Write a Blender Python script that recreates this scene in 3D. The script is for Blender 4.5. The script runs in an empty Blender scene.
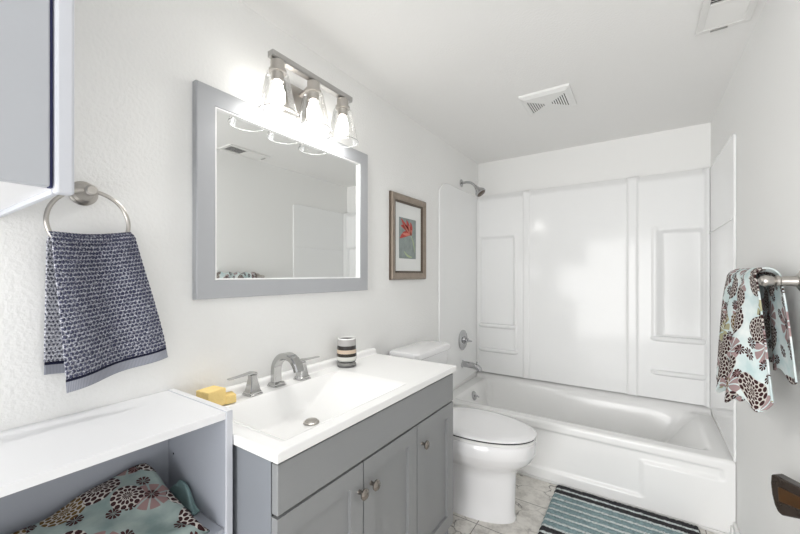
import bpy, bmesh, math, random
from mathutils import Vector, Matrix
random.seed(7)
PI = math.pi
SC = bpy.context.scene
COL = SC.collection

# ------------------------------------------------------------------ camera, world, exposure
W, D, H, YT = 1.524, 2.954, 2.155, 2.2266
cam = bpy.data.cameras.new('camera')
cam.sensor_width = 36.0
cam.lens = 36.0 * 361.3 / 800.0
cam.shift_y = 7.58 / 800.0
cam.clip_start = 0.02
cam_o = bpy.data.objects.new('camera', cam)
COL.objects.link(cam_o)
cam_o.location = (1.1599, 0.0, 1.2056)
cam_o.rotation_euler = (PI / 2, 0, 0.5875)
SC.camera = cam_o

world = bpy.data.worlds.new('world')
SC.world = world
world.use_nodes = True
WB = world.node_tree.nodes['Background']
WB.inputs['Color'].default_value = (0.96, 0.98, 1.0, 1)
WB.inputs['Strength'].default_value = 0.75
BULB = 10.0
hall = bpy.data.lights.new('hall_fill', 'AREA')          # added fill lamp behind the camera, stands in for hall daylight
hall.shape = 'RECTANGLE'; hall.size = 2.4; hall.size_y = 2.0; hall.energy = 78; hall.color = (1.0, 0.99, 0.98)
hall_o = bpy.data.objects.new('hall_fill', hall); COL.objects.link(hall_o)
hall_o.location = (0.35, -2.3, 0.95); hall_o.rotation_euler = (math.radians(106), 0, -0.2)

SC.view_settings.view_transform = 'Standard'
SC.view_settings.look = 'None'
SC.view_settings.gamma = 1.0
SC.view_settings.use_curve_mapping = False
SC.view_settings.exposure = 0.55
SC.cycles.max_bounces = 14
SC.cycles.diffuse_bounces = 8
SC.cycles.transparent_max_bounces = 16
SC.cycles.sample_clamp_indirect = 6.0

# ------------------------------------------------------------------ materials
def new_mat(name):
    m = bpy.data.materials.new(name)
    m.use_nodes = True
    return m, m.node_tree, m.node_tree.nodes['Principled BSDF']

def mat(name, col, rough=0.5, metal=0.0, coat=0.0, bump=None, var=0.0, varscale=6.0, spec=0.5):
    m, nt, b = new_mat(name)
    b.inputs['Base Color'].default_value = (*col, 1)
    b.inputs['Roughness'].default_value = rough
    b.inputs['Metallic'].default_value = metal
    b.inputs['Coat Weight'].default_value = coat
    b.inputs['Specular IOR Level'].default_value = spec
    tc = nt.nodes.new('ShaderNodeTexCoord')
    if bump:
        scale, strength, dist = bump
        n = nt.nodes.new('ShaderNodeTexNoise')
        n.inputs['Scale'].default_value = scale
        n.inputs['Detail'].default_value = 3
        nt.links.new(tc.outputs['Object'], n.inputs['Vector'])
        bp = nt.nodes.new('ShaderNodeBump')
        bp.inputs['Strength'].default_value = strength
        bp.inputs['Distance'].default_value = dist
        nt.links.new(n.outputs['Fac'], bp.inputs['Height'])
        nt.links.new(bp.outputs['Normal'], b.inputs['Normal'])
    if var:
        n = nt.nodes.new('ShaderNodeTexNoise')
        n.inputs['Scale'].default_value = varscale
        n.inputs['Detail'].default_value = 4
        nt.links.new(tc.outputs['Object'], n.inputs['Vector'])
        mx = nt.nodes.new('ShaderNodeMix'); mx.data_type = 'RGBA'
        mx.inputs['A'].default_value = (*[c * (1 - var) for c in col], 1)
        mx.inputs['B'].default_value = (*[min(1, c * (1 + var)) for c in col], 1)
        nt.links.new(n.outputs['Fac'], mx.inputs['Factor'])
        nt.links.new(mx.outputs['Result'], b.inputs['Base Color'])
    return m

M = {}
M['wall'] = mat('orange_peel_wall_paint', (0.84, 0.84, 0.83), 0.75, bump=(105, 0.42, 0.004))
M['wall_r'] = mat('smooth_wall_paint', (0.84, 0.84, 0.83), 0.7, bump=(60, 0.10, 0.004))
M['ceil'] = mat('ceiling_paint', (0.83, 0.825, 0.815), 0.85, bump=(110, 0.3, 0.004))
M['trim'] = mat('white_trim_paint', (0.80, 0.80, 0.79), 0.4)
M['acrylic'] = mat('white_gloss_acrylic', (0.86, 0.865, 0.865), 0.12, spec=0.30, coat=0.0, bump=(5, 0.02, 0.01))
M['tub'] = mat('tub_enamel', (0.86, 0.86, 0.855), 0.2, coat=0.15)
M['porcelain'] = mat('white_porcelain', (0.82, 0.82, 0.83), 0.08, coat=0.5)
M['marble_top'] = mat('white_cultured_marble', (0.88, 0.88, 0.875), 0.16, coat=0.25)
M['grey'] = mat('grey_cabinet_paint', (0.265, 0.272, 0.278), 0.42, bump=(140, 0.04, 0.002))
M['grey_shaded'] = mat('grey_cabinet_shaded', (0.235, 0.25, 0.275), 0.45)  # cabinet grey with the side's shade painted in, darker and bluer
M['dark'] = mat('dark_gap_shade', (0.02, 0.02, 0.022), 0.9)  # near-black that paints the shade inside gaps and holes
M['navy'] = mat('navy_gap_shade', (0.02, 0.025, 0.11), 0.5)  # navy for the shade painted into the cabinet door gap
M['frame'] = mat('grey_mirror_frame', (0.40, 0.41, 0.43), 0.38)
M['bead'] = mat('white_bead', (0.85, 0.85, 0.85), 0.3)
M['mirror'] = mat('mirror_silver', (0.90, 0.91, 0.90), 0.01, metal=1.0)
M['nickel'] = mat('brushed_nickel', (0.50, 0.475, 0.445), 0.28, metal=1.0)
M['knob'] = mat('aged_nickel_knob', (0.30, 0.27, 0.245), 0.25, metal=1.0)
M['nickel_d'] = mat('satin_nickel_bar', (0.48, 0.47, 0.46), 0.33, metal=1.0)
M['chrome'] = mat('polished_chrome', (0.50, 0.50, 0.51), 0.08, metal=1.0)
M['steel'] = mat('brushed_faucet_steel', (0.50, 0.50, 0.495), 0.16, metal=1.0)
M['lam_white'] = mat('white_laminate', (0.78, 0.785, 0.80), 0.35)
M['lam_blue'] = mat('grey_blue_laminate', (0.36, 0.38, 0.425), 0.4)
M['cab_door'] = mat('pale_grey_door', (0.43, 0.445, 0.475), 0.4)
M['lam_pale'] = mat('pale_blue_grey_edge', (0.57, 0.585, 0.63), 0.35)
M['plastic'] = mat('white_plastic', (0.80, 0.80, 0.79), 0.4)
M['plastic2'] = mat('offwhite_enamel_metal', (0.74, 0.735, 0.72), 0.45)
M['sponge'] = mat('yellow_foam', (0.92, 0.68, 0.28), 0.95, bump=(220, 0.6, 0.004), var=0.12, varscale=40)
M['bronze'] = mat('dark_bronze', (0.030, 0.022, 0.017), 0.25, coat=0.3, var=0.5, varscale=25)
M['amber'] = mat('amber_wood', (0.055, 0.024, 0.006), 0.3, coat=0.4, var=0.35, varscale=30)
M['silverwood'] = mat('champagne_frame', (0.30, 0.25, 0.205), 0.38, metal=0.55, var=0.25, varscale=30)
M['frame_dk'] = mat('dark_frame_lip', (0.10, 0.075, 0.055), 0.4, metal=0.3)
M['matboard'] = mat('white_mat_board', (0.76, 0.77, 0.76), 0.9)
M['leafbg'] = mat('grey_green_print', (0.25, 0.29, 0.28), 0.7, var=0.45, varscale=22)
M['petal'] = mat('red_petal_print', (0.45, 0.06, 0.05), 0.7, var=0.35, varscale=55)
M['petal2'] = mat('salmon_petal_print', (0.62, 0.20, 0.15), 0.7, var=0.3, varscale=55)
M['stem'] = mat('green_stem_print', (0.42, 0.50, 0.30), 0.7)
M['caulk'] = mat('white_caulk', (0.74, 0.74, 0.73), 0.6)
M['vent_shade'] = mat('painted_vent_shade', (0.05, 0.05, 0.05), 0.9)  # near-black painting the shade inside the ceiling vents
M['wax'] = mat('paper_white', (0.8, 0.8, 0.8), 0.9)

# emission bulb
m, nt, b = new_mat('lit_frosted_bulb')
b.inputs['Base Color'].default_value = (1, 1, 1, 1)
b.inputs['Emission Color'].default_value = (1.0, 0.975, 0.93, 1)
b.inputs['Emission Strength'].default_value = BULB
M['bulb'] = m

# thin clear glass
def glass_mat(name, tint=(0.97, 0.97, 0.97)):
    m, nt, b = new_mat(name)
    nt.nodes.remove(b)
    out = nt.nodes['Material Output']
    tr = nt.nodes.new('ShaderNodeBsdfTransparent'); tr.inputs['Color'].default_value = (*tint, 1)
    gl = nt.nodes.new('ShaderNodeBsdfGlossy'); gl.inputs['Roughness'].default_value = 0.03
    lw = nt.nodes.new('ShaderNodeLayerWeight'); lw.inputs['Blend'].default_value = 0.35
    mp = nt.nodes.new('ShaderNodeMath'); mp.operation = 'MULTIPLY'; mp.inputs[1].default_value = 0.55
    ad = nt.nodes.new('ShaderNodeMath'); ad.operation = 'ADD'; ad.inputs[1].default_value = 0.03
    mx = nt.nodes.new('ShaderNodeMixShader')
    nt.links.new(lw.outputs['Fresnel'], mp.inputs[0]); nt.links.new(mp.outputs[0], ad.inputs[0])
    nt.links.new(ad.outputs[0], mx.inputs['Fac'])
    nt.links.new(tr.outputs[0], mx.inputs[1]); nt.links.new(gl.outputs[0], mx.inputs[2])
    nt.links.new(mx.outputs[0], out.inputs['Surface'])
    return m
M['glass'] = glass_mat('clear_shade_glass', (0.955, 0.955, 0.95))
M['glass_rim'] = mat('glass_rim_edge', (0.16, 0.165, 0.16), 0.15, coat=0.5)

# floor: pale stone-look tile with veins
m, nt, b = new_mat('pale_veined_floor_tile')
N = nt.nodes; L = nt.links
tc = N.new('ShaderNodeTexCoord')
mp = N.new('ShaderNodeMapping'); mp.inputs['Rotation'].default_value = (0, 0, 0.0); mp.inputs['Location'].default_value = (0.11, 0.17, 0)
L.new(tc.outputs['Object'], mp.inputs['Vector'])
nz = N.new('ShaderNodeTexNoise'); nz.inputs['Scale'].default_value = 7; nz.inputs['Detail'].default_value = 6
L.new(mp.outputs['Vector'], nz.inputs['Vector'])
vm = N.new('ShaderNodeVectorMath'); vm.operation = 'SCALE'; vm.inputs['Scale'].default_value = 0.22
L.new(nz.outputs['Color'], vm.inputs[0])
va = N.new('ShaderNodeVectorMath'); va.operation = 'ADD'
L.new(mp.outputs['Vector'], va.inputs[0]); L.new(vm.outputs[0], va.inputs[1])
vo = N.new('ShaderNodeTexVoronoi'); vo.feature = 'DISTANCE_TO_EDGE'; vo.inputs['Scale'].default_value = 6.5
L.new(va.outputs[0], vo.inputs['Vector'])
cr = N.new('ShaderNodeValToRGB')
cr.color_ramp.elements[0].position = 0.0; cr.color_ramp.elements[0].color = (0.12, 0.11, 0.10, 1)
cr.color_ramp.elements[1].position = 0.035; cr.color_ramp.elements[1].color = (1, 1, 1, 1)
L.new(vo.outputs['Distance'], cr.inputs['Fac'])
n2 = N.new('ShaderNodeTexNoise'); n2.inputs['Scale'].default_value = 16; n2.inputs['Detail'].default_value = 8; n2.inputs['Roughness'].default_value = 0.7
L.new(mp.outputs['Vector'], n2.inputs['Vector'])
c2 = N.new('ShaderNodeValToRGB')
c2.color_ramp.elements[0].position = 0.32; c2.color_ramp.elements[0].color = (0.50, 0.475, 0.44, 1)
c2.color_ramp.elements[1].position = 0.56; c2.color_ramp.elements[1].color = (0.80, 0.775, 0.73, 1)
L.new(n2.outputs['Fac'], c2.inputs['Fac'])
n3 = N.new('ShaderNodeTexNoise'); n3.inputs['Scale'].default_value = 4.5; n3.inputs['Detail'].default_value = 2
L.new(mp.outputs['Vector'], n3.inputs['Vector'])
c3 = N.new('ShaderNodeValToRGB')
c3.color_ramp.elements[0].position = 0.42; c3.color_ramp.elements[0].color = (0, 0, 0, 1)
c3.color_ramp.elements[1].position = 0.56; c3.color_ramp.elements[1].color = (1, 1, 1, 1)
L.new(n3.outputs['Fac'], c3.inputs['Fac'])
ml = N.new('ShaderNodeMix'); ml.data_type = 'RGBA'; ml.blend_type = 'MULTIPLY'
L.new(c3.outputs['Color'], ml.inputs['Factor']); L.new(c2.outputs['Color'], ml.inputs['A']); L.new(cr.outputs['Color'], ml.inputs['B'])
bk = N.new('ShaderNodeTexBrick'); bk.offset = 0.0
bk.inputs['Scale'].default_value = 1.0; bk.inputs['Brick Width'].default_value = 0.305; bk.inputs['Row Height'].default_value = 0.305
bk.inputs['Mortar Size'].default_value = 0.0022; bk.inputs['Color1'].default_value = (1, 1, 1, 1); bk.inputs['Color2'].default_value = (0.93, 0.93, 0.93, 1)
bk.inputs['Mortar'].default_value = (0.30, 0.29, 0.28, 1)
L.new(mp.outputs['Vector'], bk.inputs['Vector'])
m2 = N.new('ShaderNodeMix'); m2.data_type = 'RGBA'; m2.blend_type = 'MULTIPLY'; m2.inputs['Factor'].default_value = 1
L.new(ml.outputs['Result'], m2.inputs['A']); L.new(bk.outputs['Color'], m2.inputs['B'])
L.new(m2.outputs['Result'], b.inputs['Base Color'])
b.inputs['Roughness'].default_value = 0.35
M['floor'] = m

# small node kit for the cloth patterns
class Kit:
    def __init__(s, nt): s.nt = nt
    def math(s, op, a, b=None, c=None, clamp=False):
        n = s.nt.nodes.new('ShaderNodeMath'); n.operation = op; n.use_clamp = clamp
        for i, v in enumerate((a, b, c)):
            if v is None: continue
            if isinstance(v, (int, float)): n.inputs[i].default_value = v
            else: s.nt.links.new(v, n.inputs[i])
        return n.outputs[0]
    def vec(s, op, a, b=None, scale=None):
        n = s.nt.nodes.new('ShaderNodeVectorMath'); n.operation = op
        s.nt.links.new(a, n.inputs[0])
        if b is not None:
            if isinstance(b, tuple): n.inputs[1].default_value = b
            else: s.nt.links.new(b, n.inputs[1])
        if scale is not None: n.inputs['Scale'].default_value = scale
        return n
    def mix(s, f, a, b):
        n = s.nt.nodes.new('ShaderNodeMix'); n.data_type = 'RGBA'
        for k, v in (('Factor', f), ('A', a), ('B', b)):
            if isinstance(v, tuple): n.inputs[k].default_value = (*v, 1)
            elif isinstance(v, (int, float)): n.inputs[k].default_value = v
            else: s.nt.links.new(v, n.inputs[k])
        return n.outputs['Result']

def flower_layer(k, uv, scale, rmin, rvar, ringw, petals, seed):
    """mask of layered flowers, its disc and a random value per flower"""
    nt = k.nt
    v = k.vec('SCALE', uv, scale=scale).outputs[0]
    v = k.vec('ADD', v, (seed, seed * 1.7, 0)).outputs[0]
    vo = nt.nodes.new('ShaderNodeTexVoronoi'); vo.voronoi_dimensions = '2D'; vo.feature = 'F1'
    vo.inputs['Scale'].default_value = 1; vo.inputs['Randomness'].default_value = 0.75
    nt.links.new(v, vo.inputs['Vector'])
    d = k.vec('SUBTRACT', v, vo.outputs['Position']).outputs[0]
    sp = nt.nodes.new('ShaderNodeSeparateXYZ'); nt.links.new(d, sp.inputs[0])
    r = k.math('SQRT', k.math('ADD', k.math('MULTIPLY', sp.outputs[0], sp.outputs[0]), k.math('MULTIPLY', sp.outputs[1], sp.outputs[1])))
    a = k.math('ARCTAN2', sp.outputs[1], sp.outputs[0])
    sc = nt.nodes.new('ShaderNodeSeparateColor'); nt.links.new(vo.outputs['Color'], sc.inputs[0])
    rnd, rnd2 = sc.outputs[0], sc.outputs[1]
    R = k.math('MULTIPLY_ADD', rnd2, rvar, rmin)
    q = k.math('DIVIDE', r, ringw)
    ring = k.math('FLOOR', q); fr = k.math('FRACT', q)
    half = k.math('MULTIPLY', k.math('MODULO', ring, 2.0), 0.5)
    t = k.math('SUBTRACT', k.math('FRACT', k.math('ADD', k.math('MULTIPLY', a, petals / (2 * PI)), half)), 0.5)
    e1 = k.math('POWER', k.math('DIVIDE', k.math('SUBTRACT', fr, 0.5), 0.47), 2.0)
    e2 = k.math('POWER', k.math('DIVIDE', t, 0.40), 2.0)
    pet = k.math('LESS_THAN', k.math('ADD', e1, e2), 1.0)
    disc = k.math('LESS_THAN', r, R)
    return k.math('MULTIPLY', pet, disc), disc, rnd

def floral(name, scale=8.0, base=(0.47, 0.64, 0.66), base2=(0.70, 0.76, 0.75), seed=0.0):
    m, nt, b = new_mat(name)
    k = Kit(nt)
    tc = nt.nodes.new('ShaderNodeTexCoord'); uv = tc.outputs['UV']
    nz = nt.nodes.new('ShaderNodeTexNoise'); nz.inputs['Scale'].default_value = 14; nz.inputs['Detail'].default_value = 4
    nt.links.new(uv, nz.inputs['Vector'])
    f = k.math('MULTIPLY_ADD', nz.outputs['Fac'], 3.0, -1.0, clamp=True)
    col = k.mix(f, base, base2)
    # blurry plum and olive blooms
    m3, d3, r3 = flower_layer(k, uv, scale * 0.8, 0.30, 0.12, 0.5, 9, seed + 5.3)
    bloom = k.mix(k.math('GREATER_THAN', r3, 0.5), (0.33, 0.29, 0.12), (0.27, 0.13, 0.13))
    col = k.mix(k.math('MULTIPLY', k.math('MULTIPLY', m3, k.math('GREATER_THAN', r3, 0.25)), 0.8), col, bloom)
    # small daisies
    m2, d2, r2 = flower_layer(k, uv, scale * 2.1, 0.28, 0.08, 0.36, 9, seed + 2.1)
    col = k.mix(k.math('MULTIPLY', m2, k.math('GREATER_THAN', r2, 0.35)), col, (0.055, 0.022, 0.022))
    # large layered chrysanthemums
    m1, d1, r1 = flower_layer(k, uv, scale, 0.30, 0.20, 0.105, 13, seed)
    on = k.math('GREATER_THAN', r1, 0.30)
    col = k.mix(k.math('MULTIPLY', d1, on), col, k.mix(0.55, (0.62, 0.66, 0.62), (0.42, 0.33, 0.30)))
    pc = k.mix(k.math('GREATER_THAN', r1, 0.92), (0.040, 0.016, 0.017), (0.14, 0.085, 0.03))
    col = k.mix(k.math('MULTIPLY', m1, on), col, pc)
    nt.links.new(col, b.inputs['Base Color'])
    b.inputs['Roughness'].default_value = 0.95
    b.inputs['Specular IOR Level'].default_value = 0.15
    nb = nt.nodes.new('ShaderNodeTexNoise'); nb.inputs['Scale'].default_value = 900
    nt.links.new(uv, nb.inputs['Vector'])
    bp = nt.nodes.new('ShaderNodeBump'); bp.inputs['Strength'].default_value = 0.35; bp.inputs['Distance'].default_value = 0.003
    nt.links.new(nb.outputs['Fac'], bp.inputs['Height']); nt.links.new(bp.outputs['Normal'], b.inputs['Normal'])
    return m
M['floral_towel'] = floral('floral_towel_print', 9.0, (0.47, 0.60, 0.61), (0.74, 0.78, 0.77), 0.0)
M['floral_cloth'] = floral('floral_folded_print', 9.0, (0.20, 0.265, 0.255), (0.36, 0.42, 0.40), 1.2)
M['teal_cloth'] = mat('teal_plain_cloth', (0.24, 0.36, 0.36), 0.95, var=0.25, varscale=30)

# popcorn weave for the hand towel: dark loops on pale ground, UV in metres (u, v); v measured up from the hem
PITCH = 0.0098
m, nt, b = new_mat('navy_popcorn_terry'); k = Kit(nt)
tc = nt.nodes.new('ShaderNodeTexCoord')
sp = nt.nodes.new('ShaderNodeSeparateXYZ'); nt.links.new(tc.outputs['UV'], sp.inputs[0])
wz = nt.nodes.new('ShaderNodeTexNoise'); wz.inputs['Scale'].default_value = 130; nt.links.new(tc.outputs['UV'], wz.inputs['Vector'])
ws = nt.nodes.new('ShaderNodeSeparateColor'); nt.links.new(wz.outputs['Color'], ws.inputs[0])
U = k.math('DIVIDE', k.math('ADD', sp.outputs[0], k.math('MULTIPLY_ADD', ws.outputs[0], 0.007, -0.0035)), PITCH)
V = k.math('DIVIDE', k.math('ADD', sp.outputs[1], k.math('MULTIPLY_ADD', ws.outputs[1], 0.006, -0.003)), PITCH)
row = k.math('FLOOR', V)
uu = k.math('ADD', U, k.math('MULTIPLY', k.math('MODULO', row, 2.0), 0.5))
du = k.math('SUBTRACT', k.math('FRACT', uu), 0.5); dv = k.math('SUBTRACT', k.math('FRACT', V), 0.5)
r = k.math('SQRT', k.math('ADD', k.math('MULTIPLY', du, du), k.math('MULTIPLY', dv, dv)))
nz = nt.nodes.new('ShaderNodeTexNoise'); nz.inputs['Scale'].default_value = 420; nz.inputs['Detail'].default_value = 2
nt.links.new(tc.outputs['UV'], nz.inputs['Vector'])
nz2 = nt.nodes.new('ShaderNodeTexNoise'); nz2.inputs['Scale'].default_value = 9
nt.links.new(tc.outputs['UV'], nz2.inputs['Vector'])
f = k.math('MULTIPLY_ADD', k.math('ADD', r, k.math('MULTIPLY_ADD', nz.outputs['Fac'], 1.3, -0.65)), 2.6, -0.62, clamp=True)
popc = k.mix(f, (0.05, 0.053, 0.09), (0.62, 0.63, 0.68))
hemc = k.mix(k.math('GREATER_THAN', k.math('FRACT', k.math('MULTIPLY', sp.outputs[0], 320.0)), 0.5), (0.22, 0.23, 0.27), (0.32, 0.33, 0.37))
line = k.math('MULTIPLY', k.math('GREATER_THAN', sp.outputs[1], 0.024), k.math('LESS_THAN', sp.outputs[1], 0.031))
hemc = k.mix(line, hemc, (0.012, 0.013, 0.03))
col = k.mix(k.math('GREATER_THAN', sp.outputs[1], 0.031), hemc, popc)
nt.links.new(col, b.inputs['Base Color']); b.inputs['Roughness'].default_value = 0.95; b.inputs['Specular IOR Level'].default_value = 0.1
M['popcorn'] = m

# striped tumbler, stripes by height (object z)
m, nt, b = new_mat('striped_ceramic'); k = Kit(nt)
tc = nt.nodes.new('ShaderNodeTexCoord'); sp = nt.nodes.new('ShaderNodeSeparateXYZ'); nt.links.new(tc.outputs['Object'], sp.inputs[0])
rp = nt.nodes.new('ShaderNodeValToRGB'); rp.color_ramp.interpolation = 'CONSTANT'
stops = [(0.0, (0.12, 0.12, 0.12)), (0.075, (0.26, 0.26, 0.25)), (0.15, (0.03, 0.03, 0.028)), (0.20, (0.42, 0.43, 0.41)), (0.245, (0.68, 0.68, 0.64)),
         (0.36, (0.035, 0.03, 0.022)), (0.47, (0.62, 0.50, 0.39)), (0.60, (0.03, 0.025, 0.025)), (0.735, (0.40, 0.39, 0.385)), (0.955, (0.80, 0.80, 0.79))]
els = rp.color_ramp.elements
els[0].position = stops[0][0]; els[0].color = (*stops[0][1], 1)
els[1].position = stops[1][0]; els[1].color = (*stops[1][1], 1)
for p, c in stops[2:]:
    e = els.new(p); e.color = (*c, 1)
nt.links.new(k.math('DIVIDE', sp.outputs[2], 0.126), rp.inputs['Fac'])
nt.links.new(rp.outputs['Color'], b.inputs['Base Color']); b.inputs['Roughness'].default_value = 0.18
M['stripes'] = m

# bath mat: rows of chenille by object y
m, nt, b = new_mat('striped_chenille'); k = Kit(nt)
tc = nt.nodes.new('ShaderNodeTexCoord')
uvs = nt.nodes.new('ShaderNodeSeparateXYZ'); nt.links.new(tc.outputs['UV'], uvs.inputs[0])
rp = nt.nodes.new('ShaderNodeValToRGB'); rp.color_ramp.interpolation = 'CONSTANT'
dk, wh, tl = (0.055, 0.055, 0.06), (0.72, 0.77, 0.77), (0.27, 0.37, 0.39)
seq = [dk, wh, dk, wh, tl, wh, tl, wh, tl, wh, tl, wh, tl, wh, tl, wh, dk, wh, dk]
pos = []; acc = 0.0
for i, c in enumerate(seq):
    pos.append((acc, c)); acc += 0.42 if c is wh else 1.0
els = rp.color_ramp.elements
els[0].position = 0; els[0].color = (*dk, 1); els[1].position = pos[1][0] / acc; els[1].color = (*wh, 1)
for p, c in pos[2:]:
    e = els.new(p / acc); e.color = (*c, 1)
nzz = nt.nodes.new('ShaderNodeTexNoise'); nzz.inputs['Scale'].default_value = 60; nt.links.new(tc.outputs['UV'], nzz.inputs['Vector'])
nt.links.new(k.math('ADD', uvs.outputs[1], k.math('MULTIPLY_ADD', nzz.outputs['Fac'], 0.014, -0.007)), rp.inputs['Fac'])
n4 = nt.nodes.new('ShaderNodeTexNoise'); n4.inputs['Scale'].default_value = 130; n4.inputs['Detail'].default_value = 3
nt.links.new(tc.outputs['Object'], n4.inputs['Vector'])
mm = nt.nodes.new('ShaderNodeMix'); mm.data_type = 'RGBA'; mm.blend_type = 'MULTIPLY'; mm.inputs['Factor'].default_value = 0.7
nt.links.new(rp.outputs['Color'], mm.inputs['A'])
g = k.math('MULTIPLY_ADD', n4.outputs['Fac'], 2.6, -0.35, clamp=True)
cc = nt.nodes.new('ShaderNodeCombineColor')
for i in range(3): nt.links.new(g, cc.inputs[i])
nt.links.new(cc.outputs[0], mm.inputs['B'])
nt.links.new(mm.outputs['Result'], b.inputs['Base Color']); b.inputs['Roughness'].default_value = 1.0; b.inputs['Specular IOR Level'].default_value = 0.05
M['chenille'] = m

# ------------------------------------------------------------------ mesh helpers
def root_loc(o):
    while o.parent: o = o.parent
    return o.location.copy()

def link(name, bm, material, parent=None, loc=None, smooth=None, bevel=None, mats=None):
    """make ONE mesh object from a bmesh given in world coordinates"""
    base = root_loc(parent) if parent else Vector(loc or (0, 0, 0))
    bmesh.ops.translate(bm, vec=-base, verts=bm.verts)
    if not bm.faces: raise ValueError(name)
    me = bpy.data.meshes.new(name); bm.normal_update(); bm.to_mesh(me); bm.free()
    for mm_ in (mats or [material]): me.materials.append(mm_)
    o = bpy.data.objects.new(name, me); COL.objects.link(o)
    if parent: o.parent = parent
    else: o.location = base
    if smooth is not None:
        for p in me.polygons: p.use_smooth = True
        if smooth < 179:
            me.set_sharp_from_angle(angle=math.radians(smooth))
    if bevel:
        bv = o.modifiers.new('bevel', 'BEVEL'); bv.width = bevel; bv.segments = 2; bv.limit_method = 'ANGLE'; bv.angle_limit = math.radians(40)
        bv.harden_normals = False
    return o

def tag(o, label, cat, group=None):
    o['label'] = label; o['category'] = cat
    if group: o['group'] = group
    return o

def thing(name, label, cat, loc, group=None):
    o = bpy.data.objects.new(name, None); COL.objects.link(o); o.location = loc
    o.empty_display_size = 0.05
    return tag(o, label, cat, group)

def struct(o): o['kind'] = 'structure'; return o

def box(bm, x0, x1, y0, y1, z0, z1):
    vs = [bm.verts.new(p) for p in ((x0, y0, z0), (x1, y0, z0), (x1, y1, z0), (x0, y1, z0), (x0, y0, z1), (x1, y0, z1), (x1, y1, z1), (x0, y1, z1))]
    for f in ((3, 2, 1, 0), (4, 5, 6, 7), (0, 1, 5, 4), (1, 2, 6, 5), (2, 3, 7, 6), (3, 0, 4, 7)):
        bm.faces.new([vs[i] for i in f])
    return vs

def B(*a):
    bm = bmesh.new(); box(bm, *a); return bm

def loft(bm, rings, cap0=True, cap1=True, closed=True):
    R = [[bm.verts.new(p) for p in r] for r in rings]
    n = len(R[0])
    for a, c in zip(R, R[1:]):
        for i in range(n if closed else n - 1):
            j = (i + 1) % n
            bm.faces.new((a[i], a[j], c[j], c[i]))
    if cap0: bm.faces.new(list(reversed(R[0])))
    if cap1: bm.faces.new(R[-1])
    return R

def circ(c, r, ax, n=24):
    """ring round centre c, normal ax"""
    ax = Vector(ax).normalized()
    u = ax.orthogonal().normalized() if abs(ax.z) < 0.99 else Vector((1, 0, 0))
    v = ax.cross(u)
    return [Vector(c) + u * (r * math.cos(2 * PI * i / n)) + v * (r * math.sin(2 * PI * i / n)) for i in range(n)]

def lathe(bm, c, ax, prof, n=32, cap0=True, cap1=True):
    """prof: (distance along axis, radius)"""
    ax = Vector(ax).normalized(); c = Vector(c)
    loft(bm, [circ(c + ax * t, max(r, 1e-4), ax, n) for t, r in prof], cap0, cap1)

def tube(bm, pts, rad, n=12, closed=False):
    pts = [Vector(p) for p in pts]
    rings = []; up = None
    m_ = len(pts)
    for i, p in enumerate(pts):
        if closed: t = (pts[(i + 1) % m_] - pts[i - 1]).normalized()
        else: t = (pts[min(i + 1, m_ - 1)] - pts[max(i - 1, 0)]).normalized()
        if up is None: up = t.orthogonal().normalized()
        up = (up - t * up.dot(t)).normalized(); v = t.cross(up)
        r = rad(i / max(1, m_ - 1)) if callable(rad) else rad
        rings.append([p + up * (r * math.cos(2 * PI * k_ / n)) + v * (r * math.sin(2 * PI * k_ / n)) for k_ in range(n)])
    if closed:
        rings.append(rings[0]); R = [[bm.verts.new(q) for q in r] for r in rings[:-1]]; R.append(R[0])
        for a, c in zip(R, R[1:]):
            for i in range(n): bm.faces.new((a[i], a[(i + 1) % n], c[(i + 1) % n], c[i]))
    else: loft(bm, rings)

def frame_bm(bm, y0, y1, z0, z1, prof):
    """mitred frame on the left wall; prof = (inset, x) closed section"""
    cs = []
    for ins, x in prof:
        cs.append([(x, y0 + ins, z0 + ins), (x, y1 - ins, z0 + ins), (x, y1 - ins, z1 - ins), (x, y0 + ins, z1 - ins)])
    n = len(prof)
    R = [[bm.verts.new(cs[j][i]) for j in range(n)] for i in range(4)]
    for i in range(4):
        a, c = R[i], R[(i + 1) % 4]
        for j in range(n):
            bm.faces.new((a[j], c[j], c[(j + 1) % n], a[(j + 1) % n]))
    bmesh.ops.recalc_face_normals(bm, faces=bm.faces)

def grid(bm, fn, nu, nv, uvfn=None):
    uvl = bm.loops.layers.uv.verify() if uvfn else None
    P = [[bm.verts.new(fn(i / nu, j / nv)) for i in range(nu + 1)] for j in range(nv + 1)]
    for j in range(nv):
        for i in range(nu):
            f = bm.faces.new((P[j][i], P[j][i + 1], P[j + 1][i + 1], P[j + 1][i]))
            if uvl:
                for l, (a, c) in zip(f.loops, ((i, j), (i + 1, j), (i + 1, j + 1), (i, j + 1))):
                    l[uvl].uv = uvfn(a / nu, c / nv)
    return P

def ss(t):
    t = max(0.0, min(1.0, t)); return t * t * (3 - 2 * t)
def lerp(a, b, t): return a + (b - a) * t
def solid(o, t, off=0.0):
    s = o.modifiers.new('thickness', 'SOLIDIFY'); s.thickness = t; s.offset = off
    return o

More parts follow.
